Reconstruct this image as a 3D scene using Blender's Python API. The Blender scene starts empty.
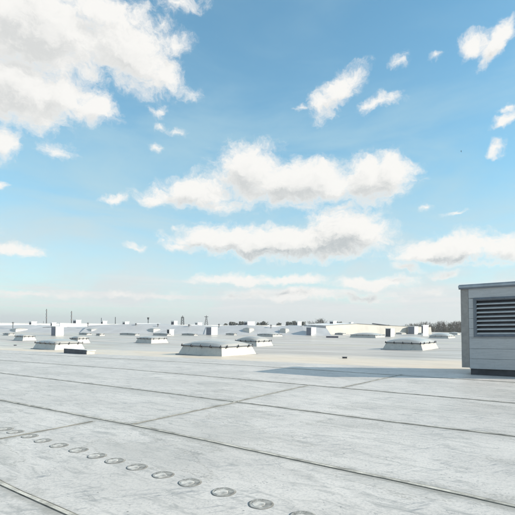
import bpy, bmesh, math, random
from mathutils import Vector, Matrix, noise

random.seed(7)
S = bpy.context.scene
COL = S.collection
R = math.radians

# ------------------------------------------------------------------ camera
EYE = 13.6                 # eye height above the street; the roof is about 12 m up
F = 432.0                  # focal length in photo pixels (515 wide)
HOR = 324.0                # horizon row at the middle column
ROLL = R(0.67)
RT = Vector((math.cos(ROLL), 0, math.sin(ROLL)))
UP = Vector((-math.sin(ROLL), 0, math.cos(ROLL)))
FW = Vector((0, 1, 0))
CAMPOS = Vector((0, 0, EYE))
cam_data = bpy.data.cameras.new('camera')
cam = bpy.data.objects.new('camera', cam_data)
COL.objects.link(cam)
S.camera = cam
M4 = Matrix.Identity(4)
for i in range(3):
    M4[i][0] = RT[i]; M4[i][1] = UP[i]; M4[i][2] = -FW[i]; M4[i][3] = CAMPOS[i]
cam.matrix_world = M4
cam_data.sensor_width = 36
cam_data.lens = F / 515 * 36
cam_data.shift_y = (HOR - 257.5) / 515
cam_data.clip_start = 0.05
cam_data.clip_end = 20000

# ------------------------------------------------------------------ light
SUN_AZ, SUN_EL = R(97), R(24)
sd = bpy.data.lights.new('sun', 'SUN')
sd.energy = 5.0
sd.angle = R(0.53)
sd.color = (1.0, 0.91, 0.78)
sun = bpy.data.objects.new('sun', sd)
COL.objects.link(sun)
sv = Vector((math.sin(SUN_AZ) * math.cos(SUN_EL), math.cos(SUN_AZ) * math.cos(SUN_EL), math.sin(SUN_EL)))
sun.rotation_euler = sv.to_track_quat('Z', 'Y').to_euler()
sun.location = (60, -10, 60)
S.view_settings.view_transform = 'Standard'
S.view_settings.look = 'None'
S.view_settings.gamma = 1
S.view_settings.exposure = 0.24
S.view_settings.use_curve_mapping = False

# ------------------------------------------------------------------ world: sky and clouds
world = bpy.data.worlds.new('World')
S.world = world
world.use_nodes = True

class NT:
    """small helper to write node trees"""
    def __init__(self, tree): self.t = tree; self.n = tree.nodes; self.l = tree.links
    def new(self, typ, **kw):
        nd = self.n.new(typ)
        for k, v in kw.items(): setattr(nd, k, v)
        return nd
    def put(self, sock, v):
        if isinstance(v, bpy.types.NodeSocket): self.l.new(v, sock)
        elif v is not None: sock.default_value = v
    def m(self, op, a, b=None, c=None, clamp=False):
        nd = self.new('ShaderNodeMath', operation=op, use_clamp=clamp)
        self.put(nd.inputs[0], a)
        if b is not None: self.put(nd.inputs[1], b)
        if c is not None: self.put(nd.inputs[2], c)
        return nd.outputs[0]
    def v(self, op, a, b=None):
        nd = self.new('ShaderNodeVectorMath', operation=op)
        self.put(nd.inputs[0], a)
        if b is not None:
            if op == 'SCALE': self.put(nd.inputs['Scale'], b)
            else: self.put(nd.inputs[1], b)
        return nd.outputs[0] if op not in ('LENGTH', 'DOT_PRODUCT') else nd.outputs['Value']
    def noise(self, vec, scale, detail=4, rough=0.55, dist=0.0, dim='3D'):
        nd = self.new('ShaderNodeTexNoise', noise_dimensions=dim)
        self.put(nd.inputs['Vector'], vec)
        nd.inputs['Scale'].default_value = scale
        nd.inputs['Detail'].default_value = detail
        nd.inputs['Roughness'].default_value = rough
        nd.inputs['Distortion'].default_value = dist
        return nd
    def ss(self, x, a, b, c=0.0, d=1.0):
        nd = self.new('ShaderNodeMapRange', interpolation_type='SMOOTHSTEP')
        self.put(nd.inputs[0], x)
        for i, q in enumerate((a, b, c, d)): self.put(nd.inputs[i + 1], q)
        return nd.outputs[0]
    def mix(self, f, a, b, blend='MIX'):
        nd = self.new('ShaderNodeMix', data_type='RGBA', blend_type=blend)
        self.put(nd.inputs[0], f); self.put(nd.inputs[6], a); self.put(nd.inputs[7], b)
        return nd.outputs[2]
    def comb(self, x, y, z=0.0):
        nd = self.new('ShaderNodeCombineXYZ')
        self.put(nd.inputs[0], x); self.put(nd.inputs[1], y); self.put(nd.inputs[2], z)
        return nd.outputs[0]
    def sep(self, v):
        nd = self.new('ShaderNodeSeparateXYZ'); self.put(nd.inputs[0], v); return nd.outputs

def sky_dir(px, py):
    d = (RT * ((px - 257.5) / F) + UP * ((HOR - py) / F) + FW).normalized()
    return math.atan2(d.x, d.y), math.asin(d.z)

# clouds as (centre px, centre py, radius x, radius up, radius down, tilt in degrees, weight)
CLOUDS = [
    (40, 28, 100, 60, 62, 0, 1.45), (128, 52, 62, 50, 36, -24, 1.35), (165, 76, 30, 22, 17, -28, 1.0),
    (20, 92, 75, 50, 42, 0, 1.35), (90, 110, 34, 26, 19, -8, 1.1), (3, 142, 24, 22, 20, 20, 1.05), (62, 98, 46, 30, 26, 0, 1.2), (100, 12, 46, 26, 30, 0, 1.0),
    (182, 5, 28, 11, 11, 0, .62), (160, 25, 14, 9, 8, 0, .6), (178, 47, 18, 13, 13, 10, .5), (190, 95, 12, 8, 8, 0, .55),
    (57, 151, 24, 12, 11, 0, .62), (157, 110, 13, 9, 9, 30, .6), (160, 126, 9, 5, 5, 0, .5), (178, 132, 12, 6, 6, 0, .65), (155, 147, 7, 6, 6, 0, .65),
    (192, 193, 60, 18, 15, 6, 1.25), (152, 200, 20, 10, 8, 0, .9), (250, 174, 44, 36, 28, 0, 1.3), (300, 184, 96, 27, 25, 0, 1.5), (372, 180, 52, 29, 27, 4, 1.4),
    (222, 204, 46, 12, 12, 0, .8), (318, 178, 50, 22, 24, 0, 1.3), (392, 166, 26, 18, 20, 0, 1.2),
    (210, 241, 52, 18, 13, 4, 1.2), (285, 243, 118, 22, 21, 0, 1.5), (345, 234, 58, 32, 24, -4, 1.35), (180, 247, 24, 7, 6, 0, .8),
    (455, 250, 84, 19, 15, 2, 1.35), (505, 245, 40, 18, 17, 0, 1.0), (405, 268, 22, 9, 6, 0, .8), (490, 262, 34, 6, 5, 0, .6), (445, 275, 17, 6, 4, 0, .6),
    (232, 282, 50, 9, 6, 0, 1.1), (290, 281, 50, 9, 7, 0, 1.15), (375, 284, 60, 9, 7, 0, 1.15), (295, 296, 76, 9, 6, 0, 1.05), (370, 298, 40, 7, 5, 0, .75), (236, 298, 18, 4, 4, 0, .6), (430, 291, 26, 6, 5, 0, .6), (215, 281, 24, 5, 5, 0, .7),
    (474, 45, 20, 14, 12, 8, 1.0), (497, 42, 32, 17, 15, 38, 1.15), (340, 94, 36, 18, 15, 32, 1.15), (322, 104, 20, 12, 11, 10, 1.0), (380, 103, 28, 9, 7, 8, .8), (300, 107, 7, 4, 4, 0, .6),
    (400, 62, 14, 8, 8, 20, .62), (437, 55, 7, 4, 4, 0, .5), (506, 119, 22, 9, 7, 12, .85), (508, 105, 14, 5, 5, 12, .7), (497, 150, 15, 10, 8, 38, .8), (345, 207, 20, 7, 5, 0, .55), (425, 208, 10, 4, 4, 0, .5),
    (14, 250, 36, 9, 7, 0, 1.0), (115, 200, 19, 6, 5, 6, .8), (137, 246, 15, 5, 5, -6, .7), (163, 243, 6, 3, 3, 0, .5), (175, 228, 9, 4, 4, 0, .4),
    (40, 294, 90, 5, 5, 0, .55), (140, 296, 60, 5, 4, 0, .6), (2, 185, 6, 5, 5, 0, .6), (457, 214, 14, 3, 3, 0, .5),
    # to the side of and behind the photograph's view
    (600, 60, 90, 50, 40, 10, 1.3), (640, 210, 120, 34, 28, 0, 1.3), (-110, 60, 110, 60, 50, 0, 1.35), (-100, 220, 120, 24, 20, 0, 1.1), (-60, 160, 40, 14, 12, 0, .8), (590, 140, 40, 16, 12, 20, .9),
]

def make_ellipse_group():
    g = bpy.data.node_groups.new('cloud_lobe', 'ShaderNodeTree')
    itf = g.interface
    itf.new_socket('P', in_out='INPUT', socket_type='NodeSocketVector')
    for nm in ('cx', 'cy', 'irx', 'iru', 'ird', 'cos', 'sin', 'w'):
        itf.new_socket(nm, in_out='INPUT', socket_type='NodeSocketFloat')
    itf.new_socket('prev', in_out='INPUT', socket_type='NodeSocketFloat')
    itf.new_socket('V', in_out='OUTPUT', socket_type='NodeSocketFloat')
    n = NT(g)
    gi = n.new('NodeGroupInput'); go = n.new('NodeGroupOutput')
    I = gi.outputs
    s = n.sep(I['P'])
    dx = n.m('SUBTRACT', s[0], I['cx']); dy = n.m('SUBTRACT', s[1], I['cy'])
    X = n.m('MULTIPLY', n.m('ADD', n.m('MULTIPLY', dx, I['cos']), n.m('MULTIPLY', dy, I['sin'])), I['irx'])
    Y = n.m('SUBTRACT', n.m('MULTIPLY', dy, I['cos']), n.m('MULTIPLY', dx, I['sin']))
    Y = n.m('MAXIMUM', n.m('MULTIPLY', Y, I['iru']), n.m('MULTIPLY', n.m('MULTIPLY', Y, -1.0), I['ird']))
    r = n.m('SQRT', n.m('ADD', n.m('MULTIPLY', X, X), n.m('MULTIPLY', Y, Y)))
    o = n.m('MULTIPLY', n.m('SUBTRACT', 1.0, r), I['w'])
    n.l.new(n.m('SMOOTH_MAX', o, I['prev'], 0.12), go.inputs[0])
    return g

LOBE = make_ellipse_group()
def lobe_params(c):
    cx, cy, rx, ru, rd, ang, w = c
    az, el = sky_dir(cx, cy)
    dw = math.cos(math.atan((cx - 257.5) / F)) ** 2
    rx_ = rx / F * dw if abs(cx - 257.5) < 400 else rx / F
    k = math.cos(az) * math.cos(el)
    return az, el, rx_, ru * k / F, rd * k / F, R(ang), w

def make_base_group():
    """domain warp and detail noise shared by every cell of the sky"""
    g = bpy.data.node_groups.new('cloud_detail', 'ShaderNodeTree')
    g.interface.new_socket('P', in_out='INPUT', socket_type='NodeSocketVector')
    g.interface.new_socket('W', in_out='OUTPUT', socket_type='NodeSocketVector')
    g.interface.new_socket('N', in_out='OUTPUT', socket_type='NodeSocketFloat')
    n = NT(g)
    gi = n.new('NodeGroupInput'); go = n.new('NodeGroupOutput')
    P = gi.outputs[0]
    w1 = n.v('SCALE', n.v('SUBTRACT', n.noise(P, 15, 4, .6, dim='2D').outputs['Color'], (.5, .5, .5)), .042)
    W = n.v('ADD', P, w1)
    Ps = n.v('MULTIPLY', W, (1.0, 1.6, 1.0))
    f1 = n.noise(Ps, 18, 10, .70, dim='2D').outputs[0]
    n.l.new(W, go.inputs[0]); n.l.new(n.m('MULTIPLY', n.m('SUBTRACT', f1, .5), 1.5), go.inputs[1])
    return g

def cloud_value(n, W, N, cell):
    a0, a1, e0, e1 = cell
    prev = None
    for c in CLOUDS:
        az, el, rx, ru, rd, a, w = lobe_params(c)
        ext = max(rx, ru, rd) if abs(a) > .2 else None
        mx = (ext or rx) * 1.75 + .035; mu = (ext or ru) * 1.75 + .035; md = (ext or rd) * 1.75 + .035
        if az + mx < a0 or az - mx > a1 or el + mu < e0 or el - md > e1: continue
        nd = n.new('ShaderNodeGroup'); nd.node_tree = LOBE
        n.l.new(W, nd.inputs['P'])
        for nm, val in (('cx', az), ('cy', el), ('irx', 1 / rx), ('iru', 1 / ru), ('ird', 1 / rd), ('cos', math.cos(a)), ('sin', math.sin(a)), ('w', w)):
            nd.inputs[nm].default_value = val
        if prev is None: nd.inputs['prev'].default_value = -5
        else: n.l.new(prev, nd.inputs['prev'])
        prev = nd.outputs[0]
    if prev is None: return None
    return n.m('ADD', prev, N)

def build_world():
    n = NT(world.node_tree)
    n.n.clear()
    G = 1 / .15
    def col(r, g, b): return (r * G, g * G, b * G, 1)
    tc = n.new('ShaderNodeTexCoord')
    D = n.v('NORMALIZE', tc.outputs['Generated'])
    x, y, z = n.sep(D)
    az = n.m('ARCTAN2', x, y)
    el = n.m('ARCSINE', z)
    P = n.comb(az, el, 0.0)
    sky = n.new('ShaderNodeTexSky', sky_type='NISHITA')
    sky.sun_disc = False
    sky.sun_elevation = SUN_EL
    sky.sun_rotation = SUN_AZ
    sky.altitude = 100
    sky.air_density = 1.0; sky.dust_density = 0.6; sky.ozone_density = 1.2
    blue = n.v('MULTIPLY', sky.outputs[0], SKY_TINT)
    e0 = n.m('MAXIMUM', el, 0.0)
    veil = n.m('POWER', 2.718, n.m('MULTIPLY', e0, -2.9))
    hz = n.mix(n.ss(el, 0.0, .34), col(*SKY_LOW), col(*SKY_MID))
    def finish(c, white=None):
        b = n.new('ShaderNodeBackground'); n.put(b.inputs[0], c); b.inputs[1].default_value = .15
        return b.outputs[0]
    base = None
    def sky_base():
        st = n.noise(n.comb(az, n.m('MULTIPLY', el, 3.4), 3.3), 2.6, 6, .6, .5).outputs[0]
        st = n.m('MULTIPLY', n.ss(st, .36, .74), n.ss(el, .70, .20, .10, .42))
        vf = n.m('ADD', n.m('MULTIPLY', veil, .90), st, clamp=True)
        b = n.mix(vf, blue, hz)
        bn = n.noise(n.comb(n.m('MULTIPLY', az, 1.6), n.m('MULTIPLY', el, 26.0), 1.0), 2.2, 7, .62, .3).outputs[0]
        bf = n.m('MULTIPLY', n.ss(bn, .45, .66), n.m('MULTIPLY', n.ss(el, .012, .03), n.ss(el, .13, .06)))
        return n.mix(n.m('MULTIPLY', bf, .75), b, col(.70, .71, .71))
    base = sky_base()
    det = make_base_group()
    idx = [0]
    def cell(c):
        """one patch of the sky as a node group: Vector P, elevation and clear-sky colour in, background out"""
        g = bpy.data.node_groups.new('sky_cell', 'ShaderNodeTree')
        g.interface.new_socket('P', in_out='INPUT', socket_type='NodeSocketVector')
        g.interface.new_socket('el', in_out='INPUT', socket_type='NodeSocketFloat')
        g.interface.new_socket('base', in_out='INPUT', socket_type='NodeSocketColor')
        g.interface.new_socket('BG', in_out='OUTPUT', socket_type='NodeSocketShader')
        k = NT(g)
        gi = k.new('NodeGroupInput'); go = k.new('NodeGroupOutput')
        P_, el_, base_ = gi.outputs[0], gi.outputs[1], gi.outputs[2]
        def fin(c_):
            b = k.new('ShaderNodeBackground'); k.put(b.inputs[0], c_); b.inputs[1].default_value = .15
            k.l.new(b.outputs[0], go.inputs[0])
        nd = k.new('ShaderNodeGroup'); nd.node_tree = det; k.l.new(P_, nd.inputs[0])
        F0 = cloud_value(k, nd.outputs[0], nd.outputs[1], c)
        if F0 is None: fin(base_)
        else:
            nd1 = k.new('ShaderNodeGroup'); nd1.node_tree = det; k.l.new(k.v('ADD', P_, (.016, .030, 0.0)), nd1.inputs[0])
            F1 = cloud_value(k, nd1.outputs[0], nd1.outputs[1], (c[0] - .02, c[1] + .04, c[2] - .02, c[3] + .05))
            dens = k.ss(F0, -.06, .72)
            thick = k.ss(F0, .15, 1.0)
            # light comes from above and the right: what has more cloud towards the light is in shade
            rel = k.m('SUBTRACT', F1, F0)
            sh = k.m('ADD', k.m('MULTIPLY', k.ss(rel, -.40, .45), .72), k.m('MULTIPLY', k.ss(F1, .3, 1.35), .45), clamp=True)
            sh = k.m('MULTIPLY', sh, thick)
            low = k.ss(el_, .42, .08)
            dark = k.mix(low, col(.61, .615, .605), col(.40, .44, .46))
            cc = k.mix(sh, col(.83, .815, .785), dark)
            cc = k.mix(k.ss(el_, .12, .02, 0.0, .45), cc, col(.68, .69, .69))
            fin(k.mix(k.m('MULTIPLY', dens, k.ss(el_, 0.0, .05, .45, .97)), base_, cc))
        o = n.new('ShaderNodeGroup'); o.node_tree = g
        n.l.new(P, o.inputs[0]); n.l.new(el, o.inputs[1]); n.l.new(base, o.inputs[2])
        return o.outputs[0]
    AZS = [-.56, -.40, -.26, -.12, .02, .14, .26, .38, .56]
    ELS = [0.0, .085, .15, .22, .32, .42, .9]
    def select(cells):
        """binary tree of mix shaders: a mix skips the branch it does not need"""
        if len(cells) == 1: return cells[0][1]
        h = len(cells) // 2
        a, b = select(cells[:h]), select(cells[h:])
        mx = n.new('ShaderNodeMixShader')
        n.l.new(n.m('GREATER_THAN', cells[0][2], cells[h][0]), mx.inputs[0])
        n.l.new(a, mx.inputs[1]); n.l.new(b, mx.inputs[2])
        return mx.outputs[0]
    cols = []
    for i in range(len(AZS) - 1):
        a0, a1 = AZS[i], AZS[i + 1]
        if i == 0: a0 = -.9
        if i == len(AZS) - 2: a1 = .9
        rows = [(ELS[j] if j else -.2, cell((a0, a1, ELS[j] - .001, ELS[j + 1])), el) for j in range(len(ELS) - 1)]
        cols.append((a0, select(rows), az))
    front = select(cols)
    # behind and above the photograph's view: scattered cumulus
    def around():
        q = n.v('SCALE', n.comb(n.m('DIVIDE', x, n.m('ADD', z, .22)), n.m('DIVIDE', y, n.m('ADD', z, .22)), 0.0), 1.0)
        cl = n.noise(q, 1.3, 7, .6, dim='2D').outputs[0]
        f = n.m('MULTIPLY', n.ss(cl, .50, .62), n.ss(el, .0, .06))
        return finish(n.mix(f, base, n.mix(n.ss(cl, .56, .72), col(.93, .915, .89), col(.62, .65, .68))))
    back = around()
    mx = n.new('ShaderNodeMixShader')
    n.l.new(n.m('MAXIMUM', n.m('GREATER_THAN', n.m('ABSOLUTE', az), .9), n.m('GREATER_THAN', el, .85)), mx.inputs[0])
    n.l.new(front, mx.inputs[1]); n.l.new(back, mx.inputs[2])
    # below the horizon
    lo = n.new('ShaderNodeMixShader')
    n.l.new(n.m('LESS_THAN', el, -.012), lo.inputs[0])
    n.l.new(mx.outputs[0], lo.inputs[1]); n.l.new(finish(col(.34, .35, .34)), lo.inputs[2])
    wo = n.new('ShaderNodeOutputWorld')
    n.l.new(lo.outputs[0], wo.inputs[0])

SKY_TINT = (.56, 1.17, 1.24)
SKY_LOW = (.645, .685, .69)
SKY_MID = (.43, .60, .66)
build_world()
world.cycles.sampling_method = 'MANUAL'
world.cycles.sample_map_resolution = 512

# ------------------------------------------------------------------ helpers
AD = Vector((-math.sin(R(54)), math.cos(R(54)), 0))     # seam direction A: away and to the left
BD = Vector((math.sin(R(36)), math.cos(R(36)), 0))      # direction B: away and to the right

def sstep(a, b, x):
    t = min(1, max(0, (x - a) / (b - a))); return t * t * (3 - 2 * t)

def roof_z(x, y):
    a = AD.x * x + AD.y * y
    b = BD.x * x + BD.y * y
    t = .020 * a + .008 * b
    lo, hi = -.35, 1.25
    # soft clamp
    if t > .9: t = .9 + (hi - .9) * math.tanh((t - .9) / (hi - .9))
    if t < -.1: t = -.1 + (-.1 - lo) * -math.tanh((-.1 - t) / (-.1 - lo)) if True else t
    return EYE - 1.6 - t

def ray(px, py):
    return (RT * ((px - 257.5) / F) + UP * ((HOR - py) / F) + FW)

def ground(px, py):
    d = ray(px, py)
    t0, t1 = .5, 400.
    f = lambda t: EYE + d.z * t - roof_z(d.x * t, d.y * t)
    t = t0
    while t < t1 and f(t) > 0: t *= 1.01
    a, b = t / 1.01, t
    for _ in range(30):
        m = (a + b) / 2
        if f(m) > 0: a = m
        else: b = m
    return CAMPOS + d * a

def solve_len(P, dirv, px):
    """how far to go from P along dirv until the column px is reached"""
    u = ray(px, 330)
    k = u.x / u.y
    # (P.x + L dx) = k (P.y + L dy)
    return (k * P.y - P.x) / (dirv.x - k * dirv.y)

def depth_h(P, dpx): return dpx * P.y / F

MATS = {}
def mat(name, color, rough=.5, metal=0.0, spec=.5, noise_amt=.12, noise_scale=3.0, bump=0.0, bump_scale=40.0, streak=0.0, streak_col=(.16, .15, .13), trans=0.0, coat=0.0, boards=None):
    if name in MATS: return MATS[name]
    m = bpy.data.materials.new(name); m.use_nodes = True
    n = NT(m.node_tree); n.n.clear()
    tc = n.new('ShaderNodeTexCoord'); O = tc.outputs['Object']
    bs = n.new('ShaderNodeBsdfPrincipled')
    c4 = (*color, 1)
    nz = n.noise(O, noise_scale, 6, .6).outputs[0]
    c = n.mix(n.ss(nz, .3, .75), tuple(v * (1 + noise_amt) for v in color) + (1,), tuple(v * (1 - noise_amt * 1.6) for v in color) + (1,))
    if streak > 0:
        s1 = n.noise(n.v('MULTIPLY', O, (7, 7, 1.2)), 1.3, 6, .65).outputs[0]
        s2 = n.noise(n.v('MULTIPLY', O, (30, 30, 9)), 1.0, 4, .6).outputs[0]
        f = n.m('MULTIPLY', n.m('ADD', n.ss(s1, .55, .72), n.m('MULTIPLY', n.ss(s2, .64, .72), 1.4)), streak, clamp=True)
        c = n.mix(f, c, (*streak_col, 1))
    n.l.new(c, bs.inputs['Base Color'])
    r = n.m('ADD', n.m('MULTIPLY', n.m('SUBTRACT', nz, .5), .25), rough, clamp=True)
    n.l.new(r, bs.inputs['Roughness'])
    bs.inputs['Metallic'].default_value = metal
    bs.inputs['Specular IOR Level'].default_value = spec
    bs.inputs['Transmission Weight'].default_value = trans
    bs.inputs['Coat Weight'].default_value = coat
    if bump > 0:
        b = n.new('ShaderNodeBump'); b.inputs['Strength'].default_value = bump; b.inputs['Distance'].default_value = .02
        n.l.new(n.noise(O, bump_scale, 5, .6).outputs[0], b.inputs['Height'])
        n.l.new(b.outputs[0], bs.inputs['Normal'])
    o = n.new('ShaderNodeOutputMaterial'); n.l.new(bs.outputs[0], o.inputs[0])
    MATS[name] = m
    return m

class MB:
    """collects shapes and links them as one mesh object"""
    def __init__(self): self.v = []; self.f = []; self.mi = []
    def poly(self, pts, faces, mi=0):
        k = len(self.v); self.v += [tuple(p) for p in pts]
        for f in faces: self.f.append(tuple(k + i for i in f)); self.mi.append(mi)
        return self
    def frustum(self, x0, x1, y0, y1, z0, z1, ins=0.0, insy=None, mi=0):
        iy = ins if insy is None else insy
        p = [(x0, y0, z0), (x1, y0, z0), (x1, y1, z0), (x0, y1, z0), (x0 + ins, y0 + iy, z1), (x1 - ins, y0 + iy, z1), (x1 - ins, y1 - iy, z1), (x0 + ins, y1 - iy, z1)]
        return self.poly(p, [(0, 3, 2, 1), (4, 5, 6, 7), (0, 1, 5, 4), (1, 2, 6, 5), (2, 3, 7, 6), (3, 0, 4, 7)], mi)
    def box(self, x0, x1, y0, y1, z0, z1, mi=0): return self.frustum(x0, x1, y0, y1, z0, z1, 0, mi=mi)
    def cone(self, p0, p1, r0, r1, n=8, mi=0):
        p0 = Vector(p0); p1 = Vector(p1); d = (p1 - p0).normalized()
        a = d.orthogonal().normalized(); b = d.cross(a)
        pts = []
        for p, r in ((p0, r0), (p1, r1)):
            for i in range(n):
                t = 2 * math.pi * i / n
                pts.append(p + a * math.cos(t) * r + b * math.sin(t) * r)
        fs = [(i, (i + 1) % n, n + (i + 1) % n, n + i) for i in range(n)] + [tuple(range(n - 1, -1, -1)), tuple(range(n, 2 * n))]
        return self.poly(pts, fs, mi)
    def build(self, name, mats, parent=None, bevel=0.0, smooth=False, loc=None, rot=None):
        me = bpy.data.meshes.new(name)
        me.from_pydata(self.v, [], self.f)
        if not isinstance(mats, (list, tuple)): mats = [mats]
        for m in mats: me.materials.append(m)
        for p, mi in zip(me.polygons, self.mi): p.material_index = mi; p.use_smooth = smooth
        me.update()
        o = bpy.data.objects.new(name, me); COL.objects.link(o)
        if parent: o.parent = parent
        if bevel > 0:
            md = o.modifiers.new('bevel', 'BEVEL'); md.width = bevel; md.segments = 2; md.limit_method = 'ANGLE'
        if loc is not None: o.location = loc
        if rot is not None: o.rotation_euler = rot
        return o

def empty(name, loc, rotz=0.0):
    o = bpy.data.objects.new(name, None); COL.objects.link(o)
    o.location = loc; o.rotation_euler = (0, 0, rotz); o.empty_display_size = .3
    return o

def tag(o, label=None, cat=None, group=None, kind=None):
    if label: o['label'] = label
    if cat: o['category'] = cat
    if group: o['group'] = group
    if kind: o['kind'] = kind
    return o

# ------------------------------------------------------------------ the roof surface
def to_ab(p): return AD.x * p.x + AD.y * p.y, BD.x * p.x + BD.y * p.y

# seam polylines measured on the roof (photo columns and rows turned into roof points)
def seam_line(pxs, ext0=0, ext1=0):
    P = [ground(*q) for q in pxs]
    if ext0: d = (P[0] - P[1]).normalized(); P.insert(0, P[0] + d * ext0)
    if ext1: d = (P[-1] - P[-2]).normalized(); P.append(P[-1] + d * ext1)
    for p in P: p.z = roof_z(p.x, p.y)
    return P
SEAMS = [
    (seam_line([(0, 485), (65, 515)], 2.5, 3.0), .058),
    (seam_line([(0, 400.5), (130, 425.2), (200, 439.6), (385, 479), (515, 507.8)], 8, 6), .066),
    (seam_line([(0, 373), (130, 388.7), (260, 405), (385, 421.3), (515, 436.8)], 14, 8), .07),
    (seam_line([(0, 360.2), (130, 369.5), (260, 381), (390, 392.3), (515, 403.3)], 18, 10), .07),
    (seam_line([(0, 352.9), (130, 359.2), (260, 366.4), (390, 374.8), (515, 382.4)], 20, 12), .07),
    (seam_line([(0, 439), (93, 421.4)], 3), .03),
    (seam_line([(133, 424.3), (240, 401.5)]), .06),
    (seam_line([(234, 402.2), (309, 385.2)]), .05),
    (seam_line([(342, 387.7), (388, 377.6), (402, 374.6)]), .05),
]
# the silt-stained valley between near and far slope, in A and B coordinates
VN = [ground(*q) for q in ((2, 350.3), (130, 355.5), (220, 359), (330, 364.2), (390, 367.5), (470, 370.8))]
VF = [ground(*q) for q in ((2, 346.5), (180, 350.5), (300, 354), (400, 357.5), (465, 360.5))]
vn = [to_ab(p) for p in VN]; vf = [to_ab(p) for p in VF]
def fit(pts):
    n_ = len(pts); sa = sum(p[0] for p in pts) / n_; sb = sum(p[1] for p in pts) / n_
    k = sum((p[0] - sa) * (p[1] - sb) for p in pts) / sum((p[0] - sa) ** 2 for p in pts)
    return k, sb - k * sa
KN, CN = fit(vn); KF, CF = fit(vf)
print('valley', KN, CN, KF, CF, [round(v[1], 1) for v in vn], [round(v[1], 1) for v in vf])

def roof_material():
    m = bpy.data.materials.new('roof_membrane'); m.use_nodes = True
    n = NT(m.node_tree); n.n.clear()
    geo = n.new('ShaderNodeNewGeometry'); Pw = geo.outputs['Position']
    a = n.v('DOT_PRODUCT', Pw, tuple(AD)); b = n.v('DOT_PRODUCT', Pw, tuple(BD))
    AB = n.comb(a, b, 0.0)
    s = n.sep(Pw)
    XY = n.comb(s[0], s[1], 0.0)
    # --- clean membrane, mottled
    n1 = n.noise(n.v('MULTIPLY', AB, (.35, .8, 1)), 1.0, 8, .62, .4).outputs[0]
    n2 = n.noise(n.v('MULTIPLY', AB, (1.2, 4.2, 1)), 1.6, 9, .7, .8).outputs[0]
    n3 = n.noise(XY, 30, 5, .65).outputs[0]
    c = n.mix(n.ss(n1, .30, .72), (.74, .685, .63, 1), (.60, .555, .51, 1))
    c = n.mix(n.m('MULTIPLY', n.ss(n2, .47, .70), .75), c, (.35, .34, .315, 1))
    c = n.mix(n.m('MULTIPLY', n.ss(n3, .44, .68), .42), c, (.33, .33, .325, 1))
    # brushed dirt streaks running across the sheets
    rot = n.new('ShaderNodeVectorRotate', rotation_type='Z_AXIS'); n.l.new(XY, rot.inputs['Vector']); rot.inputs['Angle'].default_value = R(-22)
    n4 = n.noise(n.v('MULTIPLY', rot.outputs[0], (2.0, 14, 1)), 1.5, 7, .7, .9).outputs[0]
    msk = n.ss(n.noise(XY, .9, 4, .6).outputs[0], .42, .62)
    c = n.mix(n.m('MULTIPLY', n.m('MULTIPLY', n.ss(n4, .50, .68), msk), .8), c, (.25, .258, .265, 1))
    # tide marks where puddles dried, and dull ponding areas inside them
    pn = n.noise(n.v('MULTIPLY', AB, (.30, .62, 1)), 1.0, 5, .5, .3).outputs[0]
    pond = n.ss(pn, .54, .585)
    c = n.mix(n.m('MULTIPLY', pond, .22), c, (.36, .345, .31, 1))
    tide = n.ss(n.m('ABSOLUTE', n.m('SUBTRACT', pn, .548)), .012, .002)
    c = n.mix(n.m('MULTIPLY', n.m('MULTIPLY', tide, n.ss(n3, .35, .6)), .38), c, (.27, .25, .21, 1))
    # hair-thin scratches and scuffs
    for sc, off, an in ((2.6, 0.0, 20), (3.7, 9.1, 65), (6.5, 4.4, -40)):
        r2 = n.new('ShaderNodeVectorRotate', rotation_type='Z_AXIS'); n.l.new(XY, r2.inputs['Vector']); r2.inputs['Angle'].default_value = R(an)
        q = n.noise(n.v('ADD', n.v('MULTIPLY', r2.outputs[0], (1, 2.2, 1)), (off, off * 2, off)), sc, 3, .55, .3).outputs[0]
        ln = n.ss(n.m('ABSOLUTE', n.m('SUBTRACT', q, .5)), .0035, .0010)
        mk = n.ss(n.noise(n.v('ADD', XY, (off, 3, 1)), 2.3, 3, .6).outputs[0], .52, .62)
        c = n.mix(n.m('MULTIPLY', n.m('MULTIPLY', ln, mk), 1.0), c, (.16, .165, .17, 1))
    # small dark crumbs
    vor = n.new('ShaderNodeTexVoronoi'); n.l.new(XY, vor.inputs['Vector']); vor.inputs['Scale'].default_value = 9.0
    cr = n.m('MULTIPLY', n.ss(vor.outputs['Distance'], .14, .06), n.ss(n.noise(XY, 1.7, 3).outputs[0], .50, .60))
    c = n.mix(n.m('MULTIPLY', cr, .7), c, (.12, .12, .115, 1))
    # dirt that settles along the lap seams
    sd_ = None
    for P, w in SEAMS:
        p0, p1 = P[0], P[-1]
        if P is SEAMS[1][0] or len(P) > 2:
            segs = [(P[i], P[i + 1]) for i in range(len(P) - 1)]
        else: segs = [(p0, p1)]
        for q0, q1 in segs:
            d = (q1 - q0); L = math.hypot(d.x, d.y); ux, uy = d.x / L, d.y / L
            rx = n.v('SUBTRACT', XY, (q0.x, q0.y, 0))
            al = n.v('DOT_PRODUCT', rx, (ux, uy, 0)); pe = n.m('ABSOLUTE', n.v('DOT_PRODUCT', rx, (-uy, ux, 0)))
            over = n.m('MAXIMUM', n.m('SUBTRACT', n.m('ABSOLUTE', n.m('SUBTRACT', al, L / 2)), L / 2), 0.0)
            dd = n.m('ADD', pe, over)
            sd_ = dd if sd_ is None else n.m('MINIMUM', sd_, dd)
    sn = n.noise(n.v('MULTIPLY', AB, (1, 1, 1)), 2.2, 6, .7).outputs[0]
    wide = n.m('MULTIPLY', n.ss(sd_, .26, .02), n.ss(sn, .40, .68))
    c = n.mix(n.m('MULTIPLY', wide, .75), c, (.30, .285, .25, 1))
    near = n.ss(sd_, .10, .03)
    c = n.mix(n.m('MULTIPLY', near, .55), c, (.30, .28, .24, 1))
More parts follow.
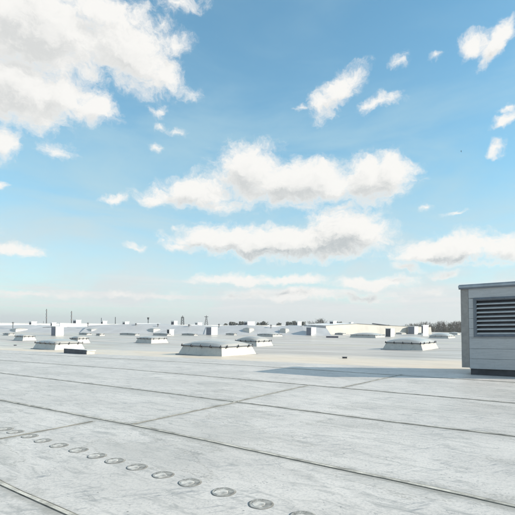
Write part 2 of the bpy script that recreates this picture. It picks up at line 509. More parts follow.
    # --- silt in the valley
    e = n.m('MULTIPLY', n.m('SUBTRACT', n.noise(n.v('MULTIPLY', AB, (.22, .6, 1)), 1.0, 7, .6).outputs[0], .5), 2.6)
    e2 = n.m('MULTIPLY', n.m('SUBTRACT', n.noise(n.v('MULTIPLY', AB, (.16, .25, 1)), 1.0, 7, .6).outputs[0], .5), 9.0)
    dn = n.m('SUBTRACT', b, n.m('ADD', n.m('MULTIPLY', a, KN), CN))
    df = n.m('SUBTRACT', n.m('ADD', n.m('MULTIPLY', a, KF), CF), b)
    silt = n.m('MULTIPLY', n.ss(n.m('ADD', dn, n.m('MULTIPLY', e, .25)), -.1, .35), n.ss(n.m('ADD', df, e2), -1.5, 3.0))
    beyond = n.ss(dn, 0.0, .4)
    # far part: grey sheets with a wet film, faint seams
    fs = n.m('ABSOLUTE', n.m('SUBTRACT', n.m('FRACT', n.m('MULTIPLY', b, 1 / 2.9)), .5))
    fl = n.ss(fs, .022, .008)
    fcol = n.mix(n.ss(n.noise(n.v('MULTIPLY', AB, (.05, .55, 1)), 1.0, 8, .6).outputs[0], .34, .66), (.65, .59, .535, 1), (.41, .375, .34, 1))
    fcol = n.mix(n.m('MULTIPLY', n.ss(n.noise(n.v('MULTIPLY', AB, (.03, .12, 1)), 1.0, 5, .55).outputs[0], .52, .62), .75), fcol, (.57, .52, .42, 1))
    fcol = n.mix(n.m('MULTIPLY', fl, .65), fcol, (.16, .16, .15, 1))
    c = n.mix(beyond, c, fcol)
    sc2 = n.mix(n.ss(n.noise(n.v('MULTIPLY', AB, (.5, 1.4, 1)), 1.0, 8, .65).outputs[0], .35, .7), (.80, .675, .54, 1), (.67, .56, .44, 1))
    c = n.mix(n.m('MULTIPLY', silt, .95), c, sc2)
    bs = n.new('ShaderNodeBsdfPrincipled')
    n.l.new(c, bs.inputs['Base Color'])
    n.l.new(n.m('SUBTRACT', .42, n.m('MULTIPLY', beyond, .22)), bs.inputs['Specular IOR Level'])
    # gloss: smooth PVC near, wet film beyond
    wet = n.ss(n.noise(n.v('MULTIPLY', AB, (.07, .22, 1)), 1.0, 6, .6).outputs[0], .40, .60)
    rn = n.m('ADD', .40, n.m('MULTIPLY', n3, .22))
    rf = n.m('ADD', .52, n.m('MULTIPLY', wet, -.24))
    rr = n.mix(beyond, rn, rf)
    n.l.new(rr, bs.inputs['Roughness'])
    bp = n.new('ShaderNodeBump'); bp.inputs['Strength'].default_value = .5; bp.inputs['Distance'].default_value = .012
    hh = n.m('ADD', n.m('MULTIPLY', n2, .6), n.m('ADD', n.m('MULTIPLY', n1, 1.6), n.m('MULTIPLY', n3, .08)))
    hh = n.m('MULTIPLY', hh, n.m('SUBTRACT', 1.0, n.m('MULTIPLY', beyond, .8)))
    n.l.new(hh, bp.inputs['Height']); n.l.new(bp.outputs[0], bs.inputs['Normal'])
    o = n.new('ShaderNodeOutputMaterial'); n.l.new(bs.outputs[0], o.inputs[0])
    return m

ROOF_A = (-75., 190.); ROOF_B = (-25., 215.)
def build_roof():
    mb = MB()
    def ticks(lo, hi):
        t = [lo]
        while t[-1] < hi:
            c = abs(t[-1]); t.append(t[-1] + (0.8 if -12 < t[-1] < 35 else 3.0))
        t[-1] = hi
        return t
    ta, tb = ticks(*ROOF_A), ticks(*ROOF_B)
    pts = []
    for a in ta:
        for b in tb:
            p = AD * a + BD * b
            pts.append((p.x, p.y, roof_z(p.x, p.y)))
    nb = len(tb)
    fs = [(i * nb + j, i * nb + j + 1, (i + 1) * nb + j + 1, (i + 1) * nb + j) for i in range(len(ta) - 1) for j in range(nb - 1)]
    fs = [tuple(reversed(f)) for f in fs]
    mb.poly(pts, fs)
    o = mb.build('roof_membrane', roof_material(), smooth=True)
    # make sure it faces up
    if o.data.polygons[0].normal.z < 0: o.data.flip_normals()
    tag(o, kind='structure')
    # hall walls under the roof edge
    wl = MB()
    cs = [AD * a + BD * b for a, b in ((ROOF_A[0], ROOF_B[0]), (ROOF_A[1], ROOF_B[0]), (ROOF_A[1], ROOF_B[1]), (ROOF_A[0], ROOF_B[1]))]
    for i in range(4):
        p, q = cs[i], cs[(i + 1) % 4]
        nseg = 20
        for k in range(nseg):
            u = p.lerp(q, k / nseg); v = p.lerp(q, (k + 1) / nseg)
            wl.poly([(u.x, u.y, 0), (v.x, v.y, 0), (v.x, v.y, roof_z(v.x, v.y)), (u.x, u.y, roof_z(u.x, u.y))], [(0, 1, 2, 3)])
    w = wl.build('hall_wall', mat('hall_cladding', (.45, .46, .46), .5))
    tag(w, kind='structure')
build_roof()

# lap seams: a welded lap a few millimetres thick with its free edge towards the camera
def build_seams():
    ms = mat('membrane_lap', (.50, .465, .40), .55, noise_amt=.42, noise_scale=5, bump=.3, bump_scale=60)
    me = mat('lap_edge_dirt', (.19, .175, .145), .8, noise_amt=.55, noise_scale=3.2)
    for P, w in SEAMS:
        mb = MB()
        # subdivide so that it follows the roof
        pts = []
        for i in range(len(P) - 1):
            k = max(1, int((P[i + 1] - P[i]).length / .35))
            for j in range(k): pts.append(P[i].lerp(P[i + 1], j / k))
        pts.append(P[-1])
        rows = []
        for i, p in enumerate(pts):
            d = pts[min(i + 1, len(pts) - 1)] - pts[max(i - 1, 0)]
            nrm = Vector((-d.y, d.x, 0)).normalized()
            if nrm.y < 0: nrm = -nrm
            j = (noise.noise(Vector((p.x * 2.3, p.y * 2.3, w * 50))) * .006 + noise.noise(Vector((p.x * .6, p.y * .6, 3))) * .028)
            w2 = w * (1 + .55 * noise.noise(Vector((p.x * 1.1, p.y * 1.1, 7))))
            r = []
            for off, h in ((-.006, .0030), (0.0, .0034), (.002, .0075), (w2 * .8, .0075), (w2, .004), (w2 + .012, .0030)):
                q = p + nrm * (off + j); r.append((q.x, q.y, roof_z(q.x, q.y) + h))
            rows.append(r)
        flat = [q for r in rows for q in r]
        for i in range(len(rows) - 1):
            pass
        k = 6
        f1 = []; f2 = []
        for i in range(len(rows) - 1):
            for c in range(5):
                f = (i * k + c, (i + 1) * k + c, (i + 1) * k + c + 1, i * k + c + 1)
                (f2 if c in (0, 1, 4) else f1).append(f)
        mb.poly(flat, f1, 0)
        n0 = len(mb.f); mb.f += f2; mb.mi += [1] * len(f2)
        o = mb.build('lap_seam', [ms, me])
        tag(o, kind='structure')
build_seams()

# ------------------------------------------------------------------ round patches over the fixings
def build_patches():
    px = [(5, 429.3), (15.5, 432), (30, 436.3), (43, 440.8), (59, 445.6), (78.5, 450.2), (97, 456), (115, 461), (137, 467.2), (163, 475), (190, 482.7), (223.5, 492.2), (261, 504.2), (303, 517)]
    ring_m = mat('patch_silt', (.36, .345, .315), .75, noise_amt=.35, noise_scale=14, bump=.4, bump_scale=60)
    cap_m = mat('patch_cap', (.55, .52, .475), .65, noise_amt=.28, noise_scale=9, bump=.2, bump_scale=50)
    edge_m = mat('patch_edge', (.20, .19, .17), .8)
    order = ['nearest', 'second nearest', 'third nearest', 'fourth nearest', 'fifth nearest', 'sixth nearest', 'seventh nearest']
    n_ = len(px)
    def disc(r0, r1, z0, z1, ox=0, oy=0, seg=40, rag=0.0, seed=0):
        pts = []
        for (r, z) in ((r0, z0), (r1, z1)):
            for i in range(seg):
                t = 2 * math.pi * i / seg
                rr = r * (1 + rag * noise.noise(Vector((math.cos(t) * 1.6, math.sin(t) * 1.6, seed))))
                pts.append((ox + rr * math.cos(t), oy + rr * math.sin(t), z))
        return pts, [(i, (i + 1) % seg, seg + (i + 1) % seg, seg + i) for i in range(seg)]
    for i, q in enumerate(px):
        P = ground(*q); P.z = roof_z(P.x, P.y)
        rad = .118 * (1 + .06 * noise.noise(Vector((i * 3.7, 1.3, 0))))
        rt = empty('roof_patch', (P.x, P.y, P.z), random.uniform(-.4, .4))
        idx = n_ - 1 - i
        if i < 3:
            lab = ['round patch at the far left end of the diagonal row, cut by the picture edge', 'second round patch from the far left end of the diagonal row', 'third round patch from the far left end of the diagonal row'][i]
        elif i < 7:
            lab = ['fourth', 'fifth', 'sixth', 'seventh'][i - 3] + ' round membrane patch from the far left end of the row'
        else:
            lab = order[idx] + ' round grey membrane patch of the diagonal row to the camera'
            if idx == 0: lab = 'round grey membrane patch nearest the camera, cut by the bottom picture edge'
        tag(rt, lab, 'roof patch', 'round patches welded in a row over the roof fixings')
        # dark dirt line, silt ring, raised cap
        mb = MB(); p, f = disc(rad + .007, rad - .002, .0012, .0058, rag=.05, seed=i); mb.poly(p, f)
        mb.build('patch_edge', edge_m, rt, smooth=True)
        mb = MB(); p, f = disc(rad - .002, rad - .012, .0058, .0085, rag=.05, seed=i)
        mb.poly(p, f); k = 40
        # ring top slopes slightly down to the cap
        ox, oy = -.022 + random.uniform(-.01, .01), -.018 + random.uniform(-.01, .01)
        cr = rad * random.uniform(.52, .64)
        p2, f2 = disc(rad - .012, cr, .0085, .0062, seed=i)
        p2 = p2[:k] + [(x + ox, y + oy, z) for x, y, z in p2[k:]]
        p2 = [(x, y, z) if j >= k else (p[k + j][0], p[k + j][1], z) for j, (x, y, z) in enumerate(p2)]
        mb.poly(p2, f2)
        mb.build('ring', ring_m, rt, smooth=True)
        mb = MB()
        prof = [(cr, .0058), (cr * .93, .0085), (cr * .70, .0092), (cr * .45, .0082), (cr * .25, .0068), (.001, .0065)]
        for j in range(len(prof) - 1):
            p, f = disc(prof[j][0], prof[j + 1][0], prof[j][1], prof[j + 1][1], ox, oy, rag=.16, seed=i + 20)
            mb.poly(p, f)
        mb.build('cap', cap_m, rt, smooth=True)
build_patches()

# ------------------------------------------------------------------ skylights
CURB = mat('skylight_curb', (.50, .48, .44), .42, noise_amt=.06, noise_scale=2, streak=.55, streak_col=(.13, .14, .16), bump=.15, bump_scale=12)
FRAME = mat('skylight_frame', (.13, .14, .155), .45, metal=.2, noise_amt=.1)
DOME = mat('skylight_dome', (.45, .425, .385), .22, noise_amt=.05, noise_scale=1.5, coat=.3)
CLIP = mat('skylight_clip', (.035, .037, .045), .5)
FLASH = mat('curb_flashing', (.16, .17, .18), .6, noise_amt=.25, noise_scale=6)
ROTA = math.atan2(-AD.y, -AD.x)     # local +x = towards -A (right and nearer), local +y = B (away and right)

def skylight(cx, cy, lx, rx, hpx, domepx, label, clips=5, clipy=3, curb_only=False):
    P = ground(cx, cy); P.z = roof_z(P.x, P.y)
    L1 = min(9, max(1.5, solve_len(P, AD, lx)))
    L2 = min(7.5, max(1.5, solve_len(P, BD, rx)))
    h = depth_h(P, hpx); hd = depth_h(P, domepx)
    h = min(.75, max(.3, h)); hd = min(.75, max(.18, hd))
    C = P + AD * (L1 / 2) + BD * (L2 / 2); C.z = min(roof_z(C.x, C.y), P.z)
    rt = empty('skylight', C, ROTA)
    tag(rt, label, 'skylight', 'domed skylights standing on the white roof')
    X, Y = L1 / 2, L2 / 2
    ins = h * .42
    MB().frustum(-X, X, -Y, Y, -.25, h, ins * (h + .25) / h).build('curb', CURB, rt, bevel=.02)
    MB().frustum(-X - .10, X + .10, -Y - .10, Y + .10, -.25, .035, .09).build('base_flashing', FLASH, rt, bevel=.01)
    xi, yi = X - ins * (h + .25) / h + .09, Y - ins * (h + .25) / h + .09
    MB().box(-xi, xi, -yi, yi, h + .002, h + .055).build('frame', FRAME, rt, bevel=.008)
    # pillow dome with a low barrel profile
    mb = MB(); nx, ny = 28, 22
    xd, yd = xi - .06, yi - .06
    pts = []
    for i in range(nx + 1):
        for j in range(ny + 1):
            u = -1 + 2 * i / nx; v = -1 + 2 * j / ny
            z = (max(0, 1 - abs(u) ** 2.2) ** .62) * (max(0, 1 - abs(v) ** 2.4) ** .62)
            pts.append((u * xd, v * yd, h + .057 + .045 * (0 if (i in (0, nx) or j in (0, ny)) else 1) + hd * z))
    fs = [(i * (ny + 1) + j, (i + 1) * (ny + 1) + j, (i + 1) * (ny + 1) + j + 1, i * (ny + 1) + j + 1) for i in range(nx) for j in range(ny)]
    mb.poly(pts, fs)
    mb.build('dome', DOME, rt, smooth=True)
    # clamps that hold the dome down, on all four sides
    def cl(x, y):
        m_ = MB(); m_.frustum(-.055, .055, -.055, .055, -.04, .11, .02)
        m_.cone((0, 0, .11), (0, 0, .15), .022, .018, 6)
        m_.build('clamp', CLIP, rt, loc=(x, y, h + .0))
    for i in range(clips):
        t = -1 + 2 * i / max(1, clips - 1)
        cl(t * (xi - .08), -yi - .012)
        if clips > 3: cl(t * (xi - .08), yi + .012)
    for i in range(clipy):
        t = -.72 + 1.44 * i / max(1, clipy - 1)
        cl(xi + .012, t * (yi - .08))
        if clips > 3: cl(-xi - .012, t * (yi - .08))
    return rt

skylight(222, 356.6, 176, 259, 9.5, 5.2, 'large white domed skylight left of centre with dark stained curb, biggest of all')
skylight(424, 350.6, 381, 440.5, 7.2, 5.0, 'domed skylight on the right, between the pale hall and the ventilation unit')
skylight(54, 350.0, 31, 87, 6.3, 3.0, 'white domed skylight at the left with a low dark block in front')
skylight(257, 346.6, 232, 275, 5.2, 4.4, 'domed skylight just behind the right end of the biggest skylight')
skylight(151, 343.6, 134, 170, 4.6, 1.8, 'small white domed skylight between the left and the biggest skylights')
skylight(22, 341.0, 12, 38, 4.2, 1.6, 'small white skylight at the far left edge of the roof', clips=4)
skylight(77, 343.5, 67, 92, 4.5, 2.2, 'white domed skylight peeking out behind the left skylight that has a dark block in front', clips=4)
skylight(376, 338.0, 349, 386, 2.4, 2.2, 'low distant skylight behind the right-hand skylight, in front of the pale hall', clips=5)
skylight(449, 338.6, 428, 457.5, 2.2, 3.0, 'low domed skylight far right near the bare trees, left of the ventilation unit', clips=4)
skylight(273, 336.9, 256, 283.5, 2.0, 1.4, 'flat distant skylight behind the pair of central skylights', clips=5)

def mini_skylight(x0, x1, y, split, hpx, dome, label):
    """far skylight a few pixels high: curb and dome only"""
    skylight(split, y, x0, x1, hpx, dome, label, clips=3, clipy=2)
mini_skylight(95, 102, 336, 99.5, 1.6, .8, 'tiny far skylight right of the white vent box on the left')
mini_skylight(119, 137, 335.6, 135, 1.2, .8, 'low far skylight behind the small skylight, left of the dark-edged one')
mini_skylight(181, 197, 335.8, 194, 1.3, .6, 'thin far skylight left of the vent box behind the biggest skylight')
mini_skylight(152, 171, 336.0, 167, 1.6, .7, 'far skylight with long dark edge below the white cube vent')
mini_skylight(448, 461, 335.0, 458, 1.6, .8, 'farthest skylight beside the ventilation unit corner, before the trees')

mini_skylight(78, 89, 335.2, 86.5, 1.3, .5, 'thin far skylight at the right foot of the tall vent box on the left')
mini_skylight(225, 237, 335.4, 234, 1.3, .6, 'thin far skylight right of the vent box behind the biggest skylight')
mini_skylight(252, 262, 334.9, 260, 1.1, .5, 'thin far skylight straight behind the right end of the biggest skylight')
mini_skylight(318, 330, 333.9, 327, 1.1, .6, 'thin far skylight at the left foot of the pale hall')
mini_skylight(334, 347, 335.0, 343, 1.3, .7, 'far skylight in front of the pale hall, above the flat dark box')
mini_skylight(395, 407, 334.4, 402, 1.2, .6, 'far skylight between the two vent boxes by the pale hall')
mini_skylight(417, 428, 334.8, 425, 1.2, .6, 'far skylight at the right foot of the pale hall below the cream housing')
mini_skylight(292, 303, 334.6, 300, 1.2, .5, 'thin far skylight left of the vent box beside the pale hall')
mini_skylight(2, 10, 335.6, 8, 1.2, .5, 'thin far skylight at the extreme left picture edge')

# ------------------------------------------------------------------ low kerbs and small boxes lying on the roof
WHITE = mat('white_sheet_metal', (.80, .79, .76), .4, noise_amt=.06, noise_scale=1.5)
DGREY = mat('dark_opening_shade', (.055, .06, .075), .55, noise_amt=.2)
BEIGE = mat('beige_kerb', (.62, .57, .47), .5, noise_amt=.14, noise_scale=2.5, bump=.2, bump_scale=8)
CAPM = mat('pale_cap', (.66, .66, .64), .4)

def low_kerb():
    P = ground(86, 354.3); P.z = roof_z(P.x, P.y)
    L1 = solve_len(P, AD, 64.5); L2 = solve_len(P, BD, 122)
    L1 = min(L1, 4.5); L2 = .7
    C = P + AD * L1 / 2 + BD * L2 / 2; C.z = roof_z(C.x, C.y)
    rt = empty('roof_kerb', C, ROTA)
    tag(rt, 'low dark block on the silt in front of the left skylight', 'roof kerb')
    h = depth_h(P, 4.6); X, Y = L1 / 2, L2 / 2
    MB().box(-X, X, -Y + .05, Y, -.15, h * .72).build('side', BEIGE, rt, bevel=.02)
    MB().box(-X - .03, X + .03, -Y - .02, -Y + .048, -.15, h).build('shade_panel', DGREY, rt, bevel=.01)  # near-black panel paints the shade on this side of the block
    MB().box(-X - .05, X + .05, -Y + .06, Y + .05, h * .72 + .002, h * .72 + .05).build('rim', CAPM, rt, bevel=.01)
low_kerb()

def block(x0, x1, ybot, hpx, name, label, cat, m, group=None, depth=.5):
    P = ground((x0 + x1) / 2, ybot); P.z = roof_z(P.x, P.y)
    w = (x1 - x0) * P.y / F
    h = depth_h(P, hpx)
    rt = empty(name, P, R(-3))
    tag(rt, label, cat, group)
    MB().frustum(-w / 2, w / 2, 0, depth, -.12, h * .82, .01).build('body', m, rt, bevel=.01)
    MB().box(-w / 2 - .02, w / 2 + .02, -.02, depth + .02, h * .82 + .002, h).build('lid', mat('slate_lid', (.20, .20, .22), .5), rt, bevel=.006)
    return rt
block(342.6, 347.2, 358.4, 1.6, 'roof_drain', 'small black roof drain box alone on the beige strip, right of centre', 'roof drain', DGREY, depth=.22)
block(326.5, 338.3, 337.8, 1.7, 'low_box', 'flat dark box on the grey roof right of centre, below the pale hall end', 'box', mat('dark_box', (.09, .09, .12), .5), depth=.9)
block(13.5, 16, 345.6, .8, 'roof_drain', 'tiny dark drain on the beige silt at the left edge', 'roof drain', DGREY, depth=.2)

# ------------------------------------------------------------------ vent boxes
def vent_box(xl, xc, xr, ybot, ytop, label, name='vent_box', cat='vent box', group='white box vents on the roof', shade_grille=True, base=None, dark=False):
    P = ground(xc, ybot) if base is None else base
    P = P.copy()
    P.z = roof_z(P.x, P.y)
    L1 = min(8, max(.3, solve_len(P, AD, xl))); L2 = min(8, max(.3, solve_len(P, BD, xr)))
    h = depth_h(P, ybot - ytop)
    C = P + AD * L1 / 2 + BD * L2 / 2; C.z = min(roof_z(C.x, C.y), P.z)
    rt = empty(name, C, ROTA)
    tag(rt, label, cat, group)
    X, Y = L1 / 2, L2 / 2
    MB().box(-X, X, -Y, Y, -.2, h - .10).build('body', WHITE, rt, bevel=.02)
    MB().box(-X - .08, X + .08, -Y - .08, Y + .08, h - .098, h).build('lid', CAPM, rt, bevel=.015)
    if shade_grille:
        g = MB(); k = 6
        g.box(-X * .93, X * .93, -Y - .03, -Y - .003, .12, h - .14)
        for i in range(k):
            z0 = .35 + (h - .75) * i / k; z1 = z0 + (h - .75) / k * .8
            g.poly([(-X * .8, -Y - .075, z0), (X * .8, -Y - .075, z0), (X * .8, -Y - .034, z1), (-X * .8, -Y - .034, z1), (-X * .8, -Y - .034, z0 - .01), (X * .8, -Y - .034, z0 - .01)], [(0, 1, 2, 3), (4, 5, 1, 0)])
        g.build('shade_grille', DGREY if dark else mat('shade_grille_grey', (.17, .18, .22), .5, noise_amt=.1), rt)  # the panel's dark colour carries the shade of the sunless face
    MB().frustum(-X - .12, X + .12, -Y - .12, Y + .12, -.2, .06, .09).build('base_flashing', FLASH, rt)
    return rt
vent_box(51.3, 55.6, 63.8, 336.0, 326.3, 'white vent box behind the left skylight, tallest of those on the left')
vent_box(206.2, 211.3, 217.5, 335.2, 327.0, 'white vent box with shaded grey side behind the biggest skylight')
vent_box(306.3, 311.2, 316, 335.6, 327.2, 'white vent box with shaded grey side left of the pale hall end')
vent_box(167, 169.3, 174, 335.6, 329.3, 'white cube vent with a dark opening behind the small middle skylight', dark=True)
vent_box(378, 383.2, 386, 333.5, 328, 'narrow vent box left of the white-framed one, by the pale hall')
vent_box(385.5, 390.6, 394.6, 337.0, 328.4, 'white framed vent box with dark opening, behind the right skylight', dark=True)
vent_box(408, 414.4, 418.2, 334.2, 326.4, 'wide vent box with shaded blue grey side at the right end of the pale hall')

# ------------------------------------------------------------------ pitched roof bays farther back
PITCH = mat('pitched_membrane', (.50, .49, .485), .45, noise_amt=.08, noise_scale=.25)
PITCHW = mat('sunlit_hall_cladding', (.48, .455, .41), .5, noise_amt=.05, noise_scale=.4)

def at_depth(px, py, d):
    """point seen at column px, row py at distance d in front of the camera"""
    return CAMPOS + ray(px, py) * d

def pitched(name, prof_near, prof_far, ybase_near, d0, d1, m, label=None, cat=None, group=None):
    """long low roof bay: front slope rises from the roof at d0 to a ridge at d1, then runs back level"""
    pass

def roof_bay(x0, x1, ytop, d, run, label, back=35):
    """hipped bay, front eave at distance d"""
    A0 = CAMPOS + ray(x0, 330) * d; A1 = CAMPOS + ray(x1, 330) * d
    w = A1.x - A0.x; cx = (A0.x + A1.x) / 2
    zb = min(roof_z(A0.x, d), roof_z(A1.x, d)) - .1
    zt = (CAMPOS + ray((x0 + x1) / 2, ytop) * (d + run)).z
    rt = empty('roof_bay', (cx, d, zb), R(2))
    tag(rt, label, 'roof bay', 'shallow pitched bays of the factory roof')
    h = zt - zb; X = w / 2
    s1, s2 = X * .80, X * .80
    NX = 24
    # the cross-section is a gently rounded gable; front face hips down to the eave
    def sec(u): return .74 + .26 * (1 - abs(u))
    pts = []; rows = [(0, 0.0), (run * .5, .52), (run, .97), (run + 3, 1.0), (run + back, 1.0), (run + back + run, 0.0)]
    for (yy, k) in rows:
        for i in range(NX + 1):
            u = -1 + 2 * i / NX
            pts.append((u * X, yy, h * k * (sec(u) ** .8)))
    fs = [(r * (NX + 1) + i, r * (NX + 1) + i + 1, (r + 1) * (NX + 1) + i + 1, (r + 1) * (NX + 1) + i) for r in range(len(rows) - 1) for i in range(NX)]
    MB().poly(pts, fs).build('slope', PITCH, rt, smooth=False)
    # metal ridge capping
    rc = MB()
    rc.poly([(-.35, run, h * .97 + .02), (.35, run, h * .97 + .02), (.35, run + back, h + .06), (-.35, run + back, h + .06), (0, run, h + .10), (0, run + back, h + .16)],
            [(0, 4, 5, 3), (4, 1, 2, 5), (0, 1, 4), (3, 5, 2)])
    rc.build('ridge_cap', WHITE, rt)
    return rt
roof_bay(-70, 30, 325.0, 112, 7, 'grey pitched roof bay at the left picture edge')
roof_bay(22, 92, 326.8, 112, 7, 'shallow grey roof bay behind the tall vent box on the left')
roof_bay(80, 178, 323.6, 112, 7, 'wide grey roof bay between the left and centre masts')
roof_bay(160, 214, 325.2, 112, 7, 'narrow grey roof bay below the lattice tower')
roof_bay(204, 292, 325.2, 112, 7, 'grey roof bay right behind the central skylights')
roof_bay(280, 332, 326.0, 112, 7, 'grey roof bay left of the pale hall')

def pale_hall():
    """long hall roof section whose long slope faces the sun"""
    d = 136
    xs = [(327, 325.6), (340, 324.6), (358, 323.6), (380, 325.0), (405, 326.0), (432, 326.8)]
    rt = empty('roof_hall', CAMPOS + ray(375, 330) * d, 0)
    o0 = rt.location.copy(); o0.z = roof_z(o0.x, o0.y); rt.location = o0
    tag(rt, 'long low pale hall on the right, its cream wall lit by the sun', 'hall')
    pts = []; 
    # wall turned towards the sun
    n_ = len(xs)
    front = []
    for i, (x, yt) in enumerate(xs):
        dd = d - 8 + 26 * i / (n_ - 1)
        B = CAMPOS + ray(x, 330) * dd; T = CAMPOS + ray(x, yt) * dd
        front.append((B.x, B.y, roof_z(B.x, B.y) - .2, T.z))
    w = MB()
    for i in range(n_ - 1):
        a, b = front[i], front[i + 1]
        w.poly([(a[0] - o0.x, a[1] - o0.y, a[2] - o0.z), (b[0] - o0.x, b[1] - o0.y, b[2] - o0.z), (b[0] - o0.x - .3, b[1] - o0.y + .3, b[3] - o0.z), (a[0] - o0.x - .3, a[1] - o0.y + .3, a[3] - o0.z)], [(0, 1, 2, 3)])
    w.build('wall', PITCHW, rt)
    r = MB()
    for i in range(n_ - 1):
        a, b = front[i], front[i + 1]
        dx, dy = -6, 9
        r.poly([(a[0] - o0.x - .1, a[1] - o0.y + .1, a[3] - o0.z + .02), (b[0] - o0.x - .1, b[1] - o0.y + .1, b[3] - o0.z + .02), (b[0] - o0.x + dx, b[1] - o0.y + dy, b[3] - o0.z + .25), (a[0] - o0.x + dx, a[1] - o0.y + dy, a[3] - o0.z + .25)], [(0, 1, 2, 3)])
    r.build('roof', WHITE, rt)
    a = front[0]
    e = MB()
    e.poly([(a[0] - o0.x - .02, a[1] - o0.y + .02, a[2] - o0.z), (a[0] - o0.x - .32, a[1] - o0.y + .32, a[3] - o0.z), (a[0] - o0.x - 6, a[1] - o0.y + 9, a[3] - o0.z), (a[0] - o0.x - 6, a[1] - o0.y + 9, a[2] - o0.z)], [(0, 1, 2, 3)])
    e.build('end_wall', PITCH, rt)
pale_hall()

def lit_slope_strip(x0, d0, x1, d1, y0, y1, label):  # added strip turned to the sun, standing in for lit far roof slopes
    A = CAMPOS + ray(x0, y0) * d0; B = CAMPOS + ray(x1, y1) * d1
    zb = roof_z(A.x, A.y) - .2
    L = math.hypot(B.x - A.x, B.y - A.y)
    rt = empty('lit_slope_strip', (A.x, A.y, zb), math.atan2(B.y - A.y, B.x - A.x)); tag(rt, label, 'lit_slope_strip')
    MB().poly([(0, 0, 0), (L, 0, 0), (L, .1, B.z - zb), (0, .1, A.z - zb), (0, .5, 0), (L, .5, 0), (L, .4, B.z - zb), (0, .4, A.z - zb)],
              [(0, 1, 2, 3), (5, 4, 7, 6), (3, 2, 6, 7), (0, 3, 7, 4), (1, 5, 6, 2)]).build('wall', WHITE, rt)
    MB().poly([(0, -.03, A.z - zb + .004), (L, -.03, B.z - zb + .004), (L, .5, B.z - zb + .004), (0, .5, A.z - zb + .004), (0, -.03, A.z - zb + .10), (L, -.03, B.z - zb + .10), (L, .5, B.z - zb + .10), (0, .5, A.z - zb + .10)],
              [(3, 2, 1, 0), (4, 5, 6, 7), (0, 1, 5, 4), (1, 2, 6, 5), (2, 3, 7, 6), (3, 0, 4, 7)]).build('strip_top', CAPM, rt)
lit_slope_strip(-150, 118, 66, 150, 321.0, 324.0, 'long white strip for sunlit far slopes on the skyline at the left, below the two tall masts')
lit_slope_strip(60, 128, 176, 165, 323.4, 325.4, 'white strip for sunlit far slopes on the skyline below the thin mast and lamp mast')
lit_slope_strip(168, 138, 240, 165, 325.0, 325.8, 'short white strip for sunlit far slopes below the lattice tower and spire')
lit_slope_strip(236, 140, 330, 170, 325.4, 326.2, 'white strip for sunlit far slopes in front of the dark trees in the centre')

# small skylights that sit on the pitched bays
def bay_dome(x0, x1, y, hpx, d, label):
    P = at_depth((x0 + x1) / 2, y, d); w = (x1 - x0) * d / F; h = hpx * d / F
    rt = empty('skylight', P, ROTA)
    tag(rt, label, 'skylight', 'domed skylights on the distant roof bays')
    w *= .72
    MB().frustum(-w / 2, w / 2, -w / 2, w / 2, -1.0, h * .5, .22).build('curb', CURB, rt)
    mb = MB(); pts = []; n_ = 12; x_ = w / 2 - .25
    for i in range(n_ + 1):
        for j in range(n_ + 1):
            u = -1 + 2 * i / n_; v = -1 + 2 * j / n_
            pts.append((u * x_, v * x_, h * .5 + .02 + h * .55 * (max(0, 1 - u * u) * max(0, 1 - v * v)) ** .6))
    fs = [(i * (n_ + 1) + j, (i + 1) * (n_ + 1) + j, (i + 1) * (n_ + 1) + j + 1, i * (n_ + 1) + j + 1) for i in range(n_) for j in range(n_)]
    mb.poly(pts, fs).build('dome', DOME, rt, smooth=True)
bay_dome(10, 28, 330.4, 2.6, 115.2, 'distant skylight low on the leftmost roof bay')
bay_dome(85, 101, 330.6, 2.4, 115.2, 'distant skylight at the foot of the wide roof bay on the left')
bay_dome(147, 161, 330.2, 2.2, 115.2, 'distant skylight left of the white cube vent')
bay_dome(242, 255, 329.6, 2.2, 115.2, 'distant skylight on the central roof bay')
bay_dome(279, 290, 330.0, 2.0, 115.2, 'distant skylight at the right end of the central bay')

# far service housings on the skyline
def housing(x0, xs, x1, ybot, ytop, d, label):
    C0 = at_depth(xs, ybot, d)
    L1 = max(.3, solve_len(C0, AD, x0)); L2 = max(.3, solve_len(C0, BD, x1))
    L1 = min(L1, 7); L2 = min(L2, 12)
    h = (ybot - ytop) * d / F
    zb = roof_z(C0.x, C0.y) - .1
    C = C0 + AD * L1 / 2 + BD * L2 / 2
    rt = empty('rooftop_housing', (C.x, C.y, zb), ROTA)
    tag(rt, label, 'rooftop housing', 'service housings along the skyline')
    top = C0.z + h - zb
    X, Y = L1 / 2, L2 / 2
    MB().box(-X, X, -Y, Y, 0, top - .15).build('body', WHITE, rt)
    MB().box(-X - .1, X + .1, -Y - .1, Y + .1, top - .148, top).build('lid', CAPM, rt)
    MB().box(-X * .85, X * .85, -Y - .05, -Y - .003, top * .25, top - .35).build('louvre', mat('end_shade', (.07, .07, .09), .5), rt)  # near-black panel puts the shade of the sunless end into colour
housing(29, 31.4, 36.6, 325.6, 321.4, 140, 'white housing with dark end left of the first mast')
housing(50.5, 52, 56, 325.5, 322.4, 140, 'low white housing right of the first mast')
housing(73, 76, 81, 325.4, 319.8, 140, 'tall white housing right of the second mast')
housing(101, 102.8, 107, 324.5, 320.8, 140, 'small white housing beside the short mast')
housing(122.5, 125, 129, 324.4, 321.6, 140, 'low white housing with a dark box end, right of the thin mast')
housing(171, 174, 177.4, 326.0, 320.8, 140, 'white housing with grey shaded end just left of the lattice tower')
housing(195, 197.6, 202, 325.0, 322.4, 140, 'low white housing between lattice tower and spire')
housing(244, 247.5, 254.5, 326.2, 321.4, 140, 'white house shaped housing among dark trees in the centre')
housing(296, 297.5, 301.5, 325.4, 321.4, 140, 'small white housing between dark trees right of centre')
